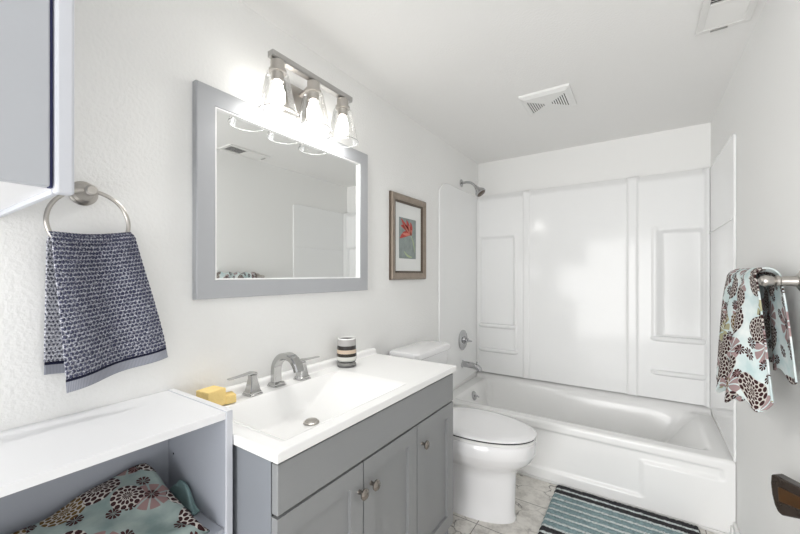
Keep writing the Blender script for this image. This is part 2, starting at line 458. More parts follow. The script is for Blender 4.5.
# ------------------------------------------------------------------ the room shell
Y0 = -0.9
struct(link('floor', B(-0.1, W + 0.1, Y0, D + 0.1, -0.1, 0), M['floor']))
struct(link('ceiling', B(-0.1, W + 0.1, Y0, D + 0.1, H, H + 0.1), M['ceil']))
struct(link('wall_left', B(-0.1, 0, Y0, D + 0.1, 0, H), M['wall']))
struct(link('wall_right', B(W, W + 0.1, Y0, D + 0.1, 0, H), M['wall_r']))
struct(link('wall_back', B(0, W, D, D + 0.1, 0, H), M['wall_r']))
struct(link('baseboard_right', B(W - 0.012, W, Y0, YT - 0.003, 0, 0.075), M['trim'], bevel=0.004))
struct(link('trim_1', B(W - 0.022, W - 0.0125, YT - 0.03, YT - 0.002, 0.0, 0.055), M['caulk'], bevel=0.003))

# ------------------------------------------------------------------ bathtub
tub = thing('bathtub', 'white alcove bathtub with stepped apron panel along the far wall', 'bathtub', (W / 2, YT, 0))
ZR = 0.345
def apron_y(x, z):
    def reg(xa, xb, za, zb, e=0.014):
        return ss((x - xa) / e) * ss((xb - x) / e) * ss((z - za) / e) * ss((zb - z) / e)
    rec = max(reg(0.05, 1.172, 0.062, 0.303), reg(0.9, 1.484, 0.242, 0.303))
    return YT + 0.013 * rec - 0.004 * ss((0.045 - z) / 0.02) * 0.0
def tub_z(x, y):
    s = ss((x - 0.085) / 0.075) * ss((1.45 - x) / 0.26) * ss((y - (YT + 0.075)) / 0.07) * ss((D - 0.055 - y) / 0.07)
    s2 = s ** 0.75
    lip = 0.045 * ss((y - (D - 0.06)) / 0.04)
    return ZR + lip * 0.9 - 0.275 * s2
NX = 150
prof = []                                  # path in (y, z) as functions of x
for i in range(60): prof.append(('a', 0.33 * i / 59))
for i in range(1, 7): prof.append(('r', i / 6 * PI / 2))
for i in range(1, 80): prof.append(('d', i / 79))
bm = bmesh.new()
def tubpt(u, v):
    x = 0.002 + u * (W - 0.004); k_, t = prof[round(v * (len(prof) - 1))]
    if k_ == 'a': return (x, apron_y(x, t), t)
    if k_ == 'r': return (x, YT + 0.015 * (1 - math.cos(t)), 0.33 + 0.015 * math.sin(t))
    y = YT + 0.015 + t * (D - 0.002 - YT - 0.015)
    return (x, y, tub_z(x, y))
grid(bm, tubpt, NX, len(prof) - 1)
link('tub_shell', bm, M['tub'], tub, smooth=180)
bm = bmesh.new(); box(bm, 0.004, W - 0.024, YT - 0.012, YT - 0.0005, 0.0, 0.014)
link('caulk_strip', bm, M['caulk'], tub, bevel=0.004)
ov = bmesh.new(); lathe(ov, (0.105, 2.60, 0.285), (0.94, 0, 0.25), [(-0.02, 0.034), (0.003, 0.034), (0.007, 0.030), (0.010, 0.010)])
ovp = link('overflow_plate', ov, M['chrome'], tub, smooth=40)
bm = bmesh.new(); tube(bm, [(0.112, 2.60, 0.287), (0.128, 2.60, 0.288), (0.145, 2.602, 0.279)], lambda t: 0.008 - 0.003 * t)
link('trip_lever', bm, M['chrome'], ovp, smooth=60)
bm = bmesh.new(); lathe(bm, (0.30, 2.60, 0.071), (0, 0, 1), [(0, 0.028), (0.003, 0.028), (0.005, 0.02)])
link('drain', bm, M['chrome'], tub, smooth=40)

# ------------------------------------------------------------------ tub surround
ZS0, ZS1 = 0.394, 1.872
sur = thing('tub_surround', 'glossy white moulded tub surround lining three alcove walls', 'tub surround', (W / 2, D, ZS0))
def back_y(x, z):
    def reg(xa, xb, za, zb, el, er, eb, et):
        return ss((x - xa) / el) * ss((xb - x) / er) * ss((z - za) / eb) * ss((zb - z) / et)
    h = 0.032
    top = lambda zt: ss((zt - z) / 0.02)
    h += 0.010 * ss((x - 0.385) / 0.012) * ss((0.443 - x) / 0.012) * top(1.866)
    h += 0.012 * ss((x - 1.078) / 0.014) * ss((1.148 - x) / 0.014) * top(1.862)
    h += 0.012 
    h += 0.026 * ss((x - 1.485) / 0.02) * top(1.872)
    h += 0.022 * ss((0.028 - x) / 0.02) * top(1.872)
    h -= 0.022 * reg(0.03, 0.322, 0.775, 1.52, 0.012, 0.016, 0.02, 0.02)
    h += 0.008 * reg(0.318, 0.345, 0.60, 1.52, 0.01, 0.01, 0.02, 0.02)
    h -= 0.034 * reg(1.245, 1.485, 0.79, 1.50, 0.045, 0.012, 0.02, 0.025)
    h += 0.006 * reg(1.215, 1.262, 0.77, 1.53, 0.02, 0.02, 0.03, 0.03)
    h = 0.002 + h * ss((ZS1 + 0.002 - z) / 0.06) ** 0.7 if not (0.385 < x < 0.443 or 1.078 < x < 1.148 or x > 1.485) else h * ss((ZS1 + 0.002 - z) / 0.012) ** 0.5
    return D - 0.002 - h
bm = bmesh.new()
grid(bm, lambda u, v: ((lambda x, z: (x, back_y(x, z), z))(0.013 + u * (W - 0.026), ZS0 + v * (ZS1 - ZS0))), 330, 200)
bp_ = link('back_panel', bm, M['acrylic'], sur, smooth=180)
# ledges
def ledge(xa, xb, zt, name='ledge', dep=0.052, th=0.024):
    bm = bmesh.new(); n = 28; rings = []
    prof_ = [(-0.004, 0.0), (0.55, 0.0), (0.82, -0.003), (0.96, -0.008), (1.0, -0.014), (0.95, -0.021), (0.72, -0.027), (0.4, -0.036), (-0.004, -0.046)]
    for i in range(n + 1):
        t = i / n; x = lerp(xa, xb, t)
        e = min(1.0, min(t, 1 - t) * n / 4.0); dd = dep * (0.25 + 0.75 * math.sin(e * PI / 2))
        rings.append([(x, D - 0.028 - a * dd, zt + c) for a, c in prof_])
    loft(bm, rings)
    link(name, bm, M['acrylic'], sur, smooth=50)
ledge(0.016, 0.345, 0.80); ledge(0.016, 0.36, 0.60)
ledge(1.21, W - 0.016, 0.803); ledge(1.21, W - 0.016, 0.583)
# left panel with a rounded upper front corner
def side_profile(side):
    pts = [(YT - 0.012, ZS0 - 0.045), (D - 0.014, ZS0 - 0.0), (D - 0.014, 1.86)]
    r = 0.17 if side == 'l' else 0.05
    for i in range(13):
        a = PI / 2 * i / 12
        zt = 1.86
        pts.append((YT - 0.012 + r - r * math.sin(a), zt - r * 0.55 + r * 0.55 * math.cos(a)))
    return pts
for side in 'lr':
    bm = bmesh.new(); pr_ = side_profile(side)
    xa, xb = (0.0005, 0.011) if side == 'l' else (W - 0.0005, W - 0.011)
    loft(bm, [[(xa, y, z) for y, z in pr_], [(xb, y, z) for y, z in pr_]])
    bmesh.ops.recalc_face_normals(bm, faces=bm.faces)
    sp_ = link('side_panel', bm, M['acrylic'], sur, bevel=0.005)
    if side == 'r':
        bm = bmesh.new(); box(bm, W - 0.0165, W - 0.0112, YT + 0.02, D - 0.05, 1.458, 1.466); link('seam_bead', bm, M['acrylic'], sur, bevel=0.002)

# shower valve, spout, shower head
YV = 2.6
v = thing('shower_valve', 'round chrome shower valve with lever handle above the tub spout', 'valve', (0.011, YV, 0.70))
bm = bmesh.new(); lathe(bm, (0.0115, YV, 0.70), (1, 0, 0), [(0, 0.078), (0.004, 0.078), (0.010, 0.070), (0.013, 0.045), (0.014, 0.03), (0.030, 0.024)], 40); link('escutcheon', bm, M['chrome'], v, smooth=35)
bm = bmesh.new(); tube(bm, [(0.038, YV, 0.70), (0.058, YV, 0.70)], 0.017, 20); tube(bm, [(0.052, YV - 0.012, 0.702), (0.056, YV + 0.03, 0.69), (0.06, YV + 0.062, 0.683)], lambda t: 0.010 - 0.004 * t); link('lever_handle', bm, M['chrome'], v, smooth=50)
s = thing('tub_spout', 'chrome tub spout with diverter knob above the tub edge', 'faucet', (0.011, YV, 0.51))
bm = bmesh.new(); tube(bm, [(0.0115, YV, 0.515), (0.016, YV, 0.515), (0.05, YV, 0.515), (0.10, YV, 0.512), (0.13, YV, 0.505), (0.145, YV, 0.492), (0.148, YV, 0.478)], lambda t: 0.031 if t < 0.1 else (0.024 - 0.002 * t), 18); link('spout_body', bm, M['chrome'], s, smooth=50)
bm = bmesh.new(); lathe(bm, (0.128, YV, 0.522), (0, 0, 1), [(0, 0.004), (0.014, 0.004), (0.015, 0.008), (0.022, 0.008), (0.024, 0.004)], 14); link('diverter_knob', bm, M['chrome'], s, smooth=40)
sh = thing('wall_shower', 'chrome shower head on a curved arm from the left wall', 'shower head', (0.0, YV, 1.915))
bm = bmesh.new(); lathe(bm, (0.0005, YV, 1.915), (1, 0, 0), [(0, 0.030), (0.004, 0.030), (0.011, 0.016), (0.012, 0.010)], 24); link('wall_flange', bm, M['chrome'], sh, smooth=40)
bm = bmesh.new(); tube(bm, [(0.008, YV, 1.915), (0.045, YV, 1.917), (0.075, YV, 1.910), (0.10, YV, 1.893), (0.118, YV, 1.872)], 0.0095, 14); link('shower_arm', bm, M['chrome'], sh, smooth=60)
bm = bmesh.new(); ax = Vector((0.62, 0.0, -0.78)).normalized()
lathe(bm, (0.112, YV, 1.880), ax, [(0, 0.012), (0.016, 0.013), (0.020, 0.016), (0.034, 0.019), (0.058, 0.037), (0.066, 0.041), (0.078, 0.041), (0.081, 0.036)], 28); hd = link('spray_head', bm, M['chrome'], sh, smooth=35)
bm = bmesh.new(); lathe(bm, Vector((0.112, YV, 1.880)) + ax * 0.0805, ax, [(0, 0.034), (0.004, 0.032), (0.006, 0.012), (0.007, 0.010)], 24); link('spray_face', bm, M['frame_dk'], hd, smooth=35)

# ------------------------------------------------------------------ vanity cabinet
VX, VY0, VY1, VZ = 0.458, 0.536, 1.472, 0.776
van = thing('vanity_cabinet', 'grey shaker vanity cabinet with three doors under white sink top', 'cabinet', (0.23, 1.0, 0))
bm = bmesh.new(); box(bm, 0.002, VX - 0.018, VY0, VY0 + 0.018, 0.0901, VZ); box(bm, 0.002, VX - 0.018, VY1 - 0.018, VY1, 0.0901, VZ)
box(bm, 0.002, 0.010, VY0 + 0.018, VY1 - 0.018, 0.0901, VZ); box(bm, VX - 0.034, VX - 0.0181, VY0 + 0.018, VY1 - 0.018, 0.0901, VZ); box(bm, 0.010, VX - 0.034, VY0 + 0.018, VY1 - 0.018, 0.0901, 0.106)
box(bm, 0.002, VX - 0.075, VY0 + 0.002, VY1 - 0.002, 0.0, 0.09)
box(bm, VX - 0.075, VX - 0.018, VY0, VY0 + 0.018, 0.0, 0.09); box(bm, VX - 0.075, VX - 0.018, VY1 - 0.018, VY1, 0.0, 0.09)
link('carcass', bm, M['grey_shaded'], van)
bm = bmesh.new(); box(bm, VX - 0.018, VX - 0.016, VY0 + 0.002, VY1 - 0.002, 0.09, VZ - 0.002); link('door_gap_shade', bm, M['dark'], van)  # dark sheet, paints the shade seen through the door gaps
bm = bmesh.new(); box(bm, VX - 0.0155, VX + 0.006, VY0, VY1, 0.6465, 0.7655); link('drawer_front', bm, M['grey'], van, bevel=0.0025)
def knob(parent, y, z):
    bm = bmesh.new(); lathe(bm, (VX + 0.006, y, z), (1, 0, 0), [(0, 0.007), (0.003, 0.006), (0.012, 0.0055), (0.016, 0.009), (0.019, 0.0155), (0.024, 0.0165), (0.028, 0.013), (0.030, 0.005)], 22)
    link('knob', bm, M['knob'], parent, smooth=50)
edges = [VY0, VY0 + 0.3105, VY0 + 0.6245, VY1]
for i, ky in enumerate((0.826, 0.882, 1.196)):
    a, c = edges[i] + (0.0 if i == 0 else 0.0028), edges[i + 1] - (0.0 if i == 2 else 0.0028)
    z0, z1, st = 0.10, 0.640, 0.055
    bm = bmesh.new()
    box(bm, VX - 0.0155, VX + 0.006, a, a + st, z0, z1); box(bm, VX - 0.0155, VX + 0.006, c - st, c, z0, z1)
    box(bm, VX - 0.0155, VX + 0.006, a + st, c - st, z1 - st, z1); box(bm, VX - 0.0155, VX + 0.006, a + st, c - st, z0, z0 + st)
    box(bm, VX - 0.0155, VX - 0.005, a + st, c - st, z0 + st, z1 - st)
    d = link('door', bm, M['grey'], van)
    knob(d, ky, 0.560)

# vanity top with integral basin
CT = 0.8005; CX = 0.477; CY0, CY1 = 0.5256, 1.4806
top = thing('sink_countertop', 'white one-piece vanity top with moulded sink and low backsplash', 'countertop', (0.23, 1.0, VZ))
BX0, BX1, BY0, BY1 = 0.098, 0.436, 0.572, 1.14
def basin_z(x, y):
    fx = min((x - BX0) / 0.075, (BX1 - x) / 0.085)
    fy = min((y - BY0) / 0.13, (BY1 - y) / 0.30)
    if fx <= 0 or fy <= 0: return CT
    gx = 0.55 * ss(fx) + 0.45 * (1 - (1 - min(fx, 1)) ** 1.8)
    gy = 0.8 * ss(fy) + 0.2 * (1 - (1 - min(fy, 1)) ** 1.8)
    kk = 0.05
    hh = max(0.0, min(1.0, 0.5 + 0.5 * (gy - gx) / kk)); mn = gy * (1 - hh) + gx * hh - kk * hh * (1 - hh)
    return CT - 0.088 * max(0, mn)
bm = bmesh.new()
P = grid(bm, lambda u, v: ((lambda x, y: (x, y, basin_z(x, y)))(0.002 + u * (CX - 0.002 - 0.004), CY0 + 0.004 + v * (CY1 - CY0 - 0.008))), 110, 210)
# skirt: rounded edge then down
bd = [P[0][i] for i in range(111)] + [P[j][110] for j in range(1, 211)] + [P[210][i] for i in range(109, -1, -1)] + [P[j][0] for j in range(209, 0, -1)]
prev = bd
for off, z in ((0.0028, CT - 0.0012), (0.004, CT - 0.004), (0.004, VZ + 0.001)):
    cur = []
    for vtx in bd:
        x, y = vtx.co.x, vtx.co.y
        nx = x + (off if x > CX - 0.005 else 0)
        ny = y + (off if y > CY1 - 0.005 else (-off if y < CY0 + 0.005 else 0))
        cur.append(bm.verts.new((nx, ny, z)))
    for i in range(len(bd)):
        j = (i + 1) % len(bd); bm.faces.new((prev[i], cur[i], cur[j], prev[j]))
    prev = cur
bmesh.ops.recalc_face_normals(bm, faces=bm.faces)
link('countertop', bm, M['marble_top'], top, smooth=60)
bm = bmesh.new(); rings = []
n = 24
bsp = [(0.002, CT - 0.001), (0.036, CT - 0.001), (0.031, CT + 0.003), (0.028, CT + 0.009), (0.028, CT + 0.016), (0.024, CT + 0.023), (0.016, CT + 0.027), (0.002, CT + 0.027)]
for i in range(n + 1):
    y = lerp(CY0 + 0.002, CY1 - 0.004, i / n); rings.append([(x, y, z) for x, z in bsp])
loft(bm, rings); bmesh.ops.recalc_face_normals(bm, faces=bm.faces)
link('backsplash', bm, M['marble_top'], top, smooth=60)
dz = basin_z(0.25, 0.835)
bm = bmesh.new(); lathe(bm, (0.25, 0.835, dz + 0.0015), (0, 0, 1), [(0, 0.026), (0.003, 0.026), (0.005, 0.021), (0.009, 0.019), (0.011, 0.010)], 28); link('drain', bm, M['nickel'], top, smooth=40)

# ------------------------------------------------------------------ faucet
fa = thing('sink_faucet', 'brushed widespread faucet with square arched spout and two levers', 'faucet', (0.06, 0.85, CT))
def pyr(bm, x, y, z0, secs):
    rings = []
    for h, w, d in secs:
        c = min(w, d) * 0.18
        rings.append([(x - d + c, y - w, z0 + h), (x + d - c, y - w, z0 + h), (x + d, y - w + c, z0 + h), (x + d, y + w - c, z0 + h), (x + d - c, y + w, z0 + h), (x - d + c, y + w, z0 + h), (x - d, y + w - c, z0 + h), (x - d, y - w + c, z0 + h)])
    loft(bm, rings); bmesh.ops.recalc_face_normals(bm, faces=bm.faces)
for y, sgn in ((0.742, -1), (0.957, 1)):
    bm = bmesh.new(); pyr(bm, 0.066, y, CT + 0.0005, [(0, 0.0255, 0.0255), (0.004, 0.0255, 0.0255), (0.006, 0.0225, 0.0225), (0.010, 0.0225, 0.0225), (0.013, 0.019, 0.019), (0.055, 0.011, 0.012), (0.064, 0.011, 0.013), (0.068, 0.009, 0.010)])
    h = link('handle_base', bm, M['steel'], fa, smooth=25)
    bm = bmesh.new(); rings = []
    for t, wd, zz, th in ((-0.012, 0.011, 0.066, 0.008), (0.004, 0.012, 0.070, 0.007), (0.03, 0.010, 0.070, 0.005), (0.06, 0.008, 0.069, 0.004), (0.088, 0.0075, 0.068, 0.004)):
        yy = y + sgn * t; z = CT + zz; x = 0.066 - 0.10 * max(0, t) * (0 if sgn < 0 else 0.2)
        rings.append([(x - wd, yy, z), (x + wd, yy, z), (x + wd, yy, z + th), (x - wd, yy, z + th)])
    loft(bm, rings); bmesh.ops.recalc_face_normals(bm, faces=bm.faces)
    link('lever', bm, M['steel'], h, bevel=0.0015)
bm = bmesh.new(); pyr(bm, 0.052, 0.85, CT + 0.0005, [(0, 0.0265, 0.0255), (0.004, 0.0265, 0.0255), (0.006, 0.0235, 0.0225), (0.010, 0.0235, 0.0225), (0.014, 0.018, 0.016)])
link('spout_base', bm, M['steel'], fa, smooth=25)
bm = bmesh.new(); path = [(0.050, 0.010), (0.049, 0.045)]
for i in range(13):
    a = PI - PI * 0.93 * i / 12; path.append((0.112 + 0.063 * math.cos(a), 0.055 + 0.060 * math.sin(a)))
rings = []
for i, (x, z) in enumerate(path):
    xa, za = path[max(0, i - 1)]; xb, zb = path[min(len(path) - 1, i + 1)]
    t = Vector((xb - xa, 0, zb - za)).normalized(); nrm = Vector((t.z, 0, -t.x)); f = i / (len(path) - 1)
    w, th = lerp(0.0165, 0.0185, f), lerp(0.0135, 0.010, f); c = Vector((x, 0.85, CT + z)); e = 0.004
    rings.append([c + nrm * a_ + Vector((0, b_, 0)) for a_, b_ in ((-th, -w + e), (-th + e, -w), (th - e, -w), (th, -w + e), (th, w - e), (th - e, w), (-th + e, w), (-th, w - e))])
loft(bm, rings); bmesh.ops.recalc_face_normals(bm, faces=bm.faces)
link('spout', bm, M['steel'], fa, smooth=40)
bm = bmesh.new(); lathe(bm, (0.1738, 0.85, CT + 0.0425), (0, 0, 1), [(0, 0.007), (0.004, 0.008), (0.012, 0.008)], 16); link('aerator', bm, M['chrome'], fa, smooth=40)

# tumbler
bm = bmesh.new(); n = 40; c0 = (0.0745, 1.203, CT + 0.0008)
lathe(bm, c0, (0, 0, 1), [(0, 0.0395), (0.004, 0.0425), (0.013, 0.0425), (0.0165, 0.038), (0.019, 0.037), (0.024, 0.041), (0.034, 0.0438), (0.045, 0.0442), (0.06, 0.0432), (0.085, 0.0415), (0.116, 0.0400), (0.122, 0.0393), (0.125, 0.0365), (0.124, 0.033), (0.118, 0.0318), (0.02, 0.030)], n, cap0=True, cap1=True)
tb = link('tumbler', bm, M['stripes'], None, loc=c0, smooth=50)
tag(tb, 'striped ceramic tumbler in grey, brown and cream on the white vanity top', 'tumbler')
bm = bmesh.new(); lathe(bm, (0.0745, 1.203, CT + 0.1155), (0, 0, 1), [(0, 0.0305), (0.002, 0.0305)], 32); link('mouth_shade', bm, M['dark'], tb, smooth=40)  # dark disc painting the shade inside the tumbler

# sponges
def block(name, c, size, rot, label):
    bm = bmesh.new(); sx, sy, sz = size
    box(bm, -sx / 2, sx / 2, -sy / 2, sy / 2, -sz / 2, sz / 2)
    bmesh.ops.bevel(bm, geom=list(bm.edges), offset=0.004, segments=2, profile=0.7, affect='EDGES')
    from mathutils import Euler
    bm.transform(Matrix.Translation(c) @ Euler(rot).to_matrix().to_4x4())
    o = link(name, bm, M['sponge'], None, loc=(c[0], c[1], CT)); tag(o, label, 'sponge', 'yellow sponges behind the shelf unit'); return o
block('sponge', (0.066, 0.600, CT + 0.0290), (0.058, 0.060, 0.052), (0, 0, 0.12), 'larger yellow sponge block against the backsplash by the white shelf unit')
block('sponge', (0.075, 0.652, CT + 0.0155), (0.044, 0.032, 0.026), (0, 0, -0.25), 'smaller yellow sponge piece lying on the right of the larger sponge')

# ------------------------------------------------------------------ mirror
mi = thing('wall_mirror', 'large rectangular mirror in a flat grey frame above the sink', 'mirror', (0.0, 1.0, 1.13))
bm = bmesh.new(); frame_bm(bm, 0.577, 1.416, 1.128, 1.8055, [(0.0, 0.001), (0.0, 0.022), (0.003, 0.025), (0.058, 0.025), (0.060, 0.020), (0.060, 0.001)])
link('mirror_frame', bm, M['frame'], mi)
bm = bmesh.new(); frame_bm(bm, 0.6372, 1.3558, 1.1882, 1.7453, [(0.0, 0.010), (0.0, 0.0235), (0.0035, 0.0235), (0.005, 0.0125), (0.005, 0.010)])
link('inner_bead', bm, M['bead'], mi)
bm = B(0.004, 0.0122, 0.637, 1.356, 1.188, 1.746); link('mirror_glass', bm, M['mirror'], mi)

# ------------------------------------------------------------------ vanity light
vl = thing('vanity_light', 'three-bulb nickel vanity light with clear glass shades above the mirror', 'light', (0.0, 0.99, 1.90))
XS = 0.10
bm = bmesh.new(); rings = []
for y in (0.787, 1.197):
    rings.append([(XS - 0.014, y, 1.957), (XS + 0.010, y, 1.957), (XS + 0.014, y, 1.962), (XS + 0.014, y, 1.978), (XS - 0.014, y, 1.978)])
loft(bm, rings); bmesh.ops.recalc_face_normals(bm, faces=bm.faces); link('light_bar', bm, M['nickel_d'], vl)
bm = B(0.0005, 0.022, 0.905, 1.075, 1.84, 1.955); cp = link('wall_plate', bm, M['nickel'], vl, bevel=0.006)
bm = bmesh.new(); tube(bm, [(0.02, 0.99, 1.925), (0.05, 0.99, 1.935), (0.08, 0.99, 1.95), (XS - 0.004, 0.99, 1.962)], 0.009, 14); link('support_arm', bm, M['nickel'], vl, smooth=60)
for y in (0.817, 0.984, 1.149):
    bm = bmesh.new(); lathe(bm, (XS, y, 1.958), (0, 0, -1), [(0, 0.012), (0.004, 0.022), (0.006, 0.0245), (0.034, 0.0245), (0.036, 0.030), (0.045, 0.030), (0.047, 0.0215), (0.075, 0.0205), (0.078, 0.016)], 28)
    sk = link('lamp_socket', bm, M['nickel'], vl, smooth=35)
    bm = bmesh.new(); lathe(bm, (XS, y, 1.910), (0, 0, -1), [(0.0, 0.033), (0.004, 0.0375), (0.020, 0.041), (0.130, 0.0655), (0.137, 0.067)], 48, cap0=False, cap1=False)
    g = link('glass_shade', bm, M['glass'], vl, smooth=180)
    bm = bmesh.new(); tube(bm, circ((XS, y, 1.773), 0.067, (0, 0, 1), 48), 0.0011, 6, closed=True); link('shade_rim', bm, M['glass_rim'], g, smooth=60)
    bm = bmesh.new(); lathe(bm, (XS, y, 1.880), (0, 0, -1), [(0, 0.013), (0.006, 0.015), (0.012, 0.019), (0.02, 0.020), (0.024, 0.0185), (0.027, 0.022), (0.031, 0.0245), (0.066, 0.0245), (0.072, 0.022), (0.076, 0.012)], 28)
    link('bulb', bm, M['bulb'], vl, smooth=60)
    la = bpy.data.lights.new('bulb_light', 'AREA'); la.shape = 'DISK'; la.size = 0.04; la.energy = 0.9; la.color = (1.0, 0.985, 0.955)   # the lamp's forward beam
    lo = bpy.data.objects.new('bulb_light', la); COL.objects.link(lo); lo.location = (XS, y, 1.8025)

# ------------------------------------------------------------------ framed picture
pc = thing('framed_picture', 'small framed print of a red flower on the left wall past the mirror', 'picture', (0, 1.818, 1.177))
py0, py1, pz0, pz1 = 1.634, 2.016, 1.178, 1.668
bm = bmesh.new(); frame_bm(bm, py0, py1, pz0, pz1, [(0.0, 0.0005), (0.0, 0.016), (0.004, 0.021), (0.012, 0.0225), (0.028, 0.017), (0.036, 0.0155), (0.036, 0.0005)]); link('frame', bm, M['silverwood'], pc)
bm = bmesh.new(); frame_bm(bm, py0 + 0.0362, py1 - 0.0362, pz0 + 0.0362, pz1 - 0.0362, [(0.0, 0.004), (0.0, 0.0145), (0.008, 0.013), (0.012, 0.010), (0.012, 0.004)]); link('inner_lip', bm, M['frame_dk'], pc)
bm = bmesh.new(); frame_bm(bm, py0 - 0.0022, py1 + 0.0022, pz0 - 0.0022, pz1 + 0.0022, [(0.0, 0.0005), (0.0, 0.012), (0.002, 0.0145), (0.002, 0.0005)]); link('outer_edge', bm, M['frame_dk'], pc)
bm = B(0.0008, 0.006, py0 + 0.036, py1 - 0.036, pz0 + 0.036, pz1 - 0.036); link('mat_board', bm, M['matboard'], pc)
ay0, ay1, az0, az1 = 1.722, 1.908, 1.300, 1.538
bm = B(0.0062, 0.0068, ay0, ay1, az0, az1); prn = link('print', bm, M['leafbg'], pc)
def petal(bm, p, q, w, x, bend=0.0, n=10):
    p = Vector((0, *p)); q = Vector((0, *q)); d = (q - p); nrm = Vector((0, -d.z, d.y)).normalized()
    L_, R_ = [], []
    for i in range(n + 1):
        t = i / n; c = p.lerp(q, t) + nrm * bend * math.sin(PI * t); ww = w * math.sin(PI * min(1, t * 0.92 + 0.08)) ** 0.8
        L_.append(c + nrm * ww); R_.append(c - nrm * ww)
    top_ = [bm.verts.new((x + 0.0004, v_.y, v_.z)) for v_ in L_ + R_[::-1]]; bot = [bm.verts.new((x, v_.y, v_.z)) for v_ in L_ + R_[::-1]]
    m_ = len(top_)
    for i in range(n):
        bm.faces.new((top_[i], top_[i + 1], top_[m_ - 2 - i], top_[m_ - 1 - i]))
    for i in range(m_): bm.faces.new((top_[i], bot[i], bot[(i + 1) % m_], top_[(i + 1) % m_]))
bm = bmesh.new()
for p, q, w, bd_ in (((1.845, 1.455), (1.742, 1.532), 0.014, 0.006), ((1.845, 1.452), (1.738, 1.490), 0.016, -0.01), ((1.848, 1.45), (1.728, 1.415), 0.017, -0.012), ((1.85, 1.46), (1.80, 1.530), 0.014, 0.004), ((1.855, 1.455), (1.845, 1.520), 0.012, -0.004)):
    petal(bm, p, q, w, 0.0069, bd_)
link('red_petals', bm, M['petal'], prn)
bm = bmesh.new()
for p, q, w in (((1.84, 1.45), (1.765, 1.505), 0.006), ((1.84, 1.447), (1.752, 1.445), 0.008), ((1.853, 1.44), (1.825, 1.50), 0.009), ((1.85, 1.44), (1.86, 1.475), 0.010)):
    petal(bm, p, q, w, 0.0075, 0.003)
link('salmon_petals', bm, M['petal2'], prn)
bm = bmesh.new(); petal(bm, (1.848, 1.445), (1.895, 1.335), 0.0045, 0.0069, 0.008); petal(bm, (1.86, 1.31), (1.77, 1.345), 0.006, 0.0069, 0.01); link('flower_stem', bm, M['stem'], prn)

# ------------------------------------------------------------------ toilet
tl = thing('toilet', 'white two-piece toilet with closed oval lid between vanity and tub', 'toilet', (0.36, 1.79, 0))
TY = 1.79
def egg(xb, xf, hw, z, n=44, sq=2.0):
    """egg outline: blunt at the back, long at the front"""
    xm = xb + (xf - xb) * 0.42; pts = []
    for i in range(n):
        a = 2 * PI * i / n; c, s_ = math.cos(a), math.sin(a)
        L_ = (xf - xm) if c >= 0 else (xm - xb)
        e = 2.0 / (2.0 if c >= 0 else sq)
        pts.append((xm + L_ * math.copysign(abs(c) ** e, c), TY + hw * math.copysign(abs(s_) ** e, s_), z))
    return pts
bm = bmesh.new()
loft(bm, [egg(0.20, 0.650, 0.112, 0.0, sq=3.0), egg(0.20, 0.652, 0.113, 0.012, sq=3.0), egg(0.205, 0.645, 0.106, 0.03, sq=3.0), egg(0.21, 0.648, 0.104, 0.12, sq=3), egg(0.21, 0.650, 0.104, 0.20, sq=3), egg(0.21, 0.654, 0.108, 0.238, sq=3),
          egg(0.205, 0.672, 0.128, 0.262, sq=3), egg(0.20, 0.702, 0.155, 0.286, sq=2.6), egg(0.195, 0.725, 0.172, 0.310, sq=2.6), egg(0.19, 0.738, 0.182, 0.335, sq=2.6), egg(0.19, 0.742, 0.187, 0.345, sq=2.6), egg(0.19, 0.744, 0.188, 0.398, sq=2.6), egg(0.195, 0.738, 0.183, 0.405, sq=2.6)])
link('bowl', bm, M['porcelain'], tl, smooth=40)
bm = bmesh.new()
loft(bm, [egg(0.235, 0.738, 0.182, 0.4055, sq=2.8), egg(0.23, 0.744, 0.187, 0.409, sq=2.8), egg(0.23, 0.744, 0.187, 0.418, sq=2.8), egg(0.235, 0.738, 0.182, 0.4215, sq=2.8)]); st_ = link('seat', bm, M['plastic'], tl, smooth=40)
bm = bmesh.new()
loft(bm, [egg(0.235, 0.741, 0.185, 0.4262, sq=2.8), egg(0.23, 0.746, 0.189, 0.429, sq=2.8), egg(0.23, 0.746, 0.189, 0.434, sq=2.8), egg(0.235, 0.739, 0.183, 0.4395, sq=2.8), egg(0.26, 0.70, 0.155, 0.4425, sq=2.8), egg(0.32, 0.60, 0.09, 0.4435, sq=2.8)]); link('lid', bm, M['porcelain'], tl, smooth=40)
bm = bmesh.new(); loft(bm, [egg(0.236, 0.741, 0.184, 0.4212, sq=2.8), egg(0.236, 0.741, 0.184, 0.4265, sq=2.8)]); link('seat_gap_shade', bm, M['dark'], tl)  # dark disc that paints the shadow line between seat and lid
def rrect(x0, x1, y0, y1, z, r=0.03, n=6):
    pts = []
    for cx, cy, a0 in ((x1 - r, y1 - r, 0), (x0 + r, y1 - r, PI / 2), (x0 + r, y0 + r, PI), (x1 - r, y0 + r, 1.5 * PI)):
        for i in range(n + 1):
            a = a0 + PI / 2 * i / n; pts.append((cx + r * math.cos(a), cy + r * math.sin(a), z))
    return pts
bm = bmesh.new(); loft(bm, [rrect(0.04, 0.175, 1.63, 1.965, 0.405), rrect(0.03, 0.185, 1.615, 1.98, 0.45), rrect(0.022, 0.194, 1.608, 1.99, 0.755)]); link('tank', bm, M['porcelain'], tl, smooth=40)
bm = bmesh.new(); loft(bm, [rrect(0.016, 0.202, 1.602, 1.998, 0.7555), rrect(0.012, 0.207, 1.598, 2.002, 0.760), rrect(0.012, 0.207, 1.598, 2.002, 0.782), rrect(0.016, 0.202, 1.603, 1.997, 0.789), rrect(0.028, 0.19, 1.614, 1.985, 0.791)]); link('tank_lid', bm, M['porcelain'], tl, smooth=40)
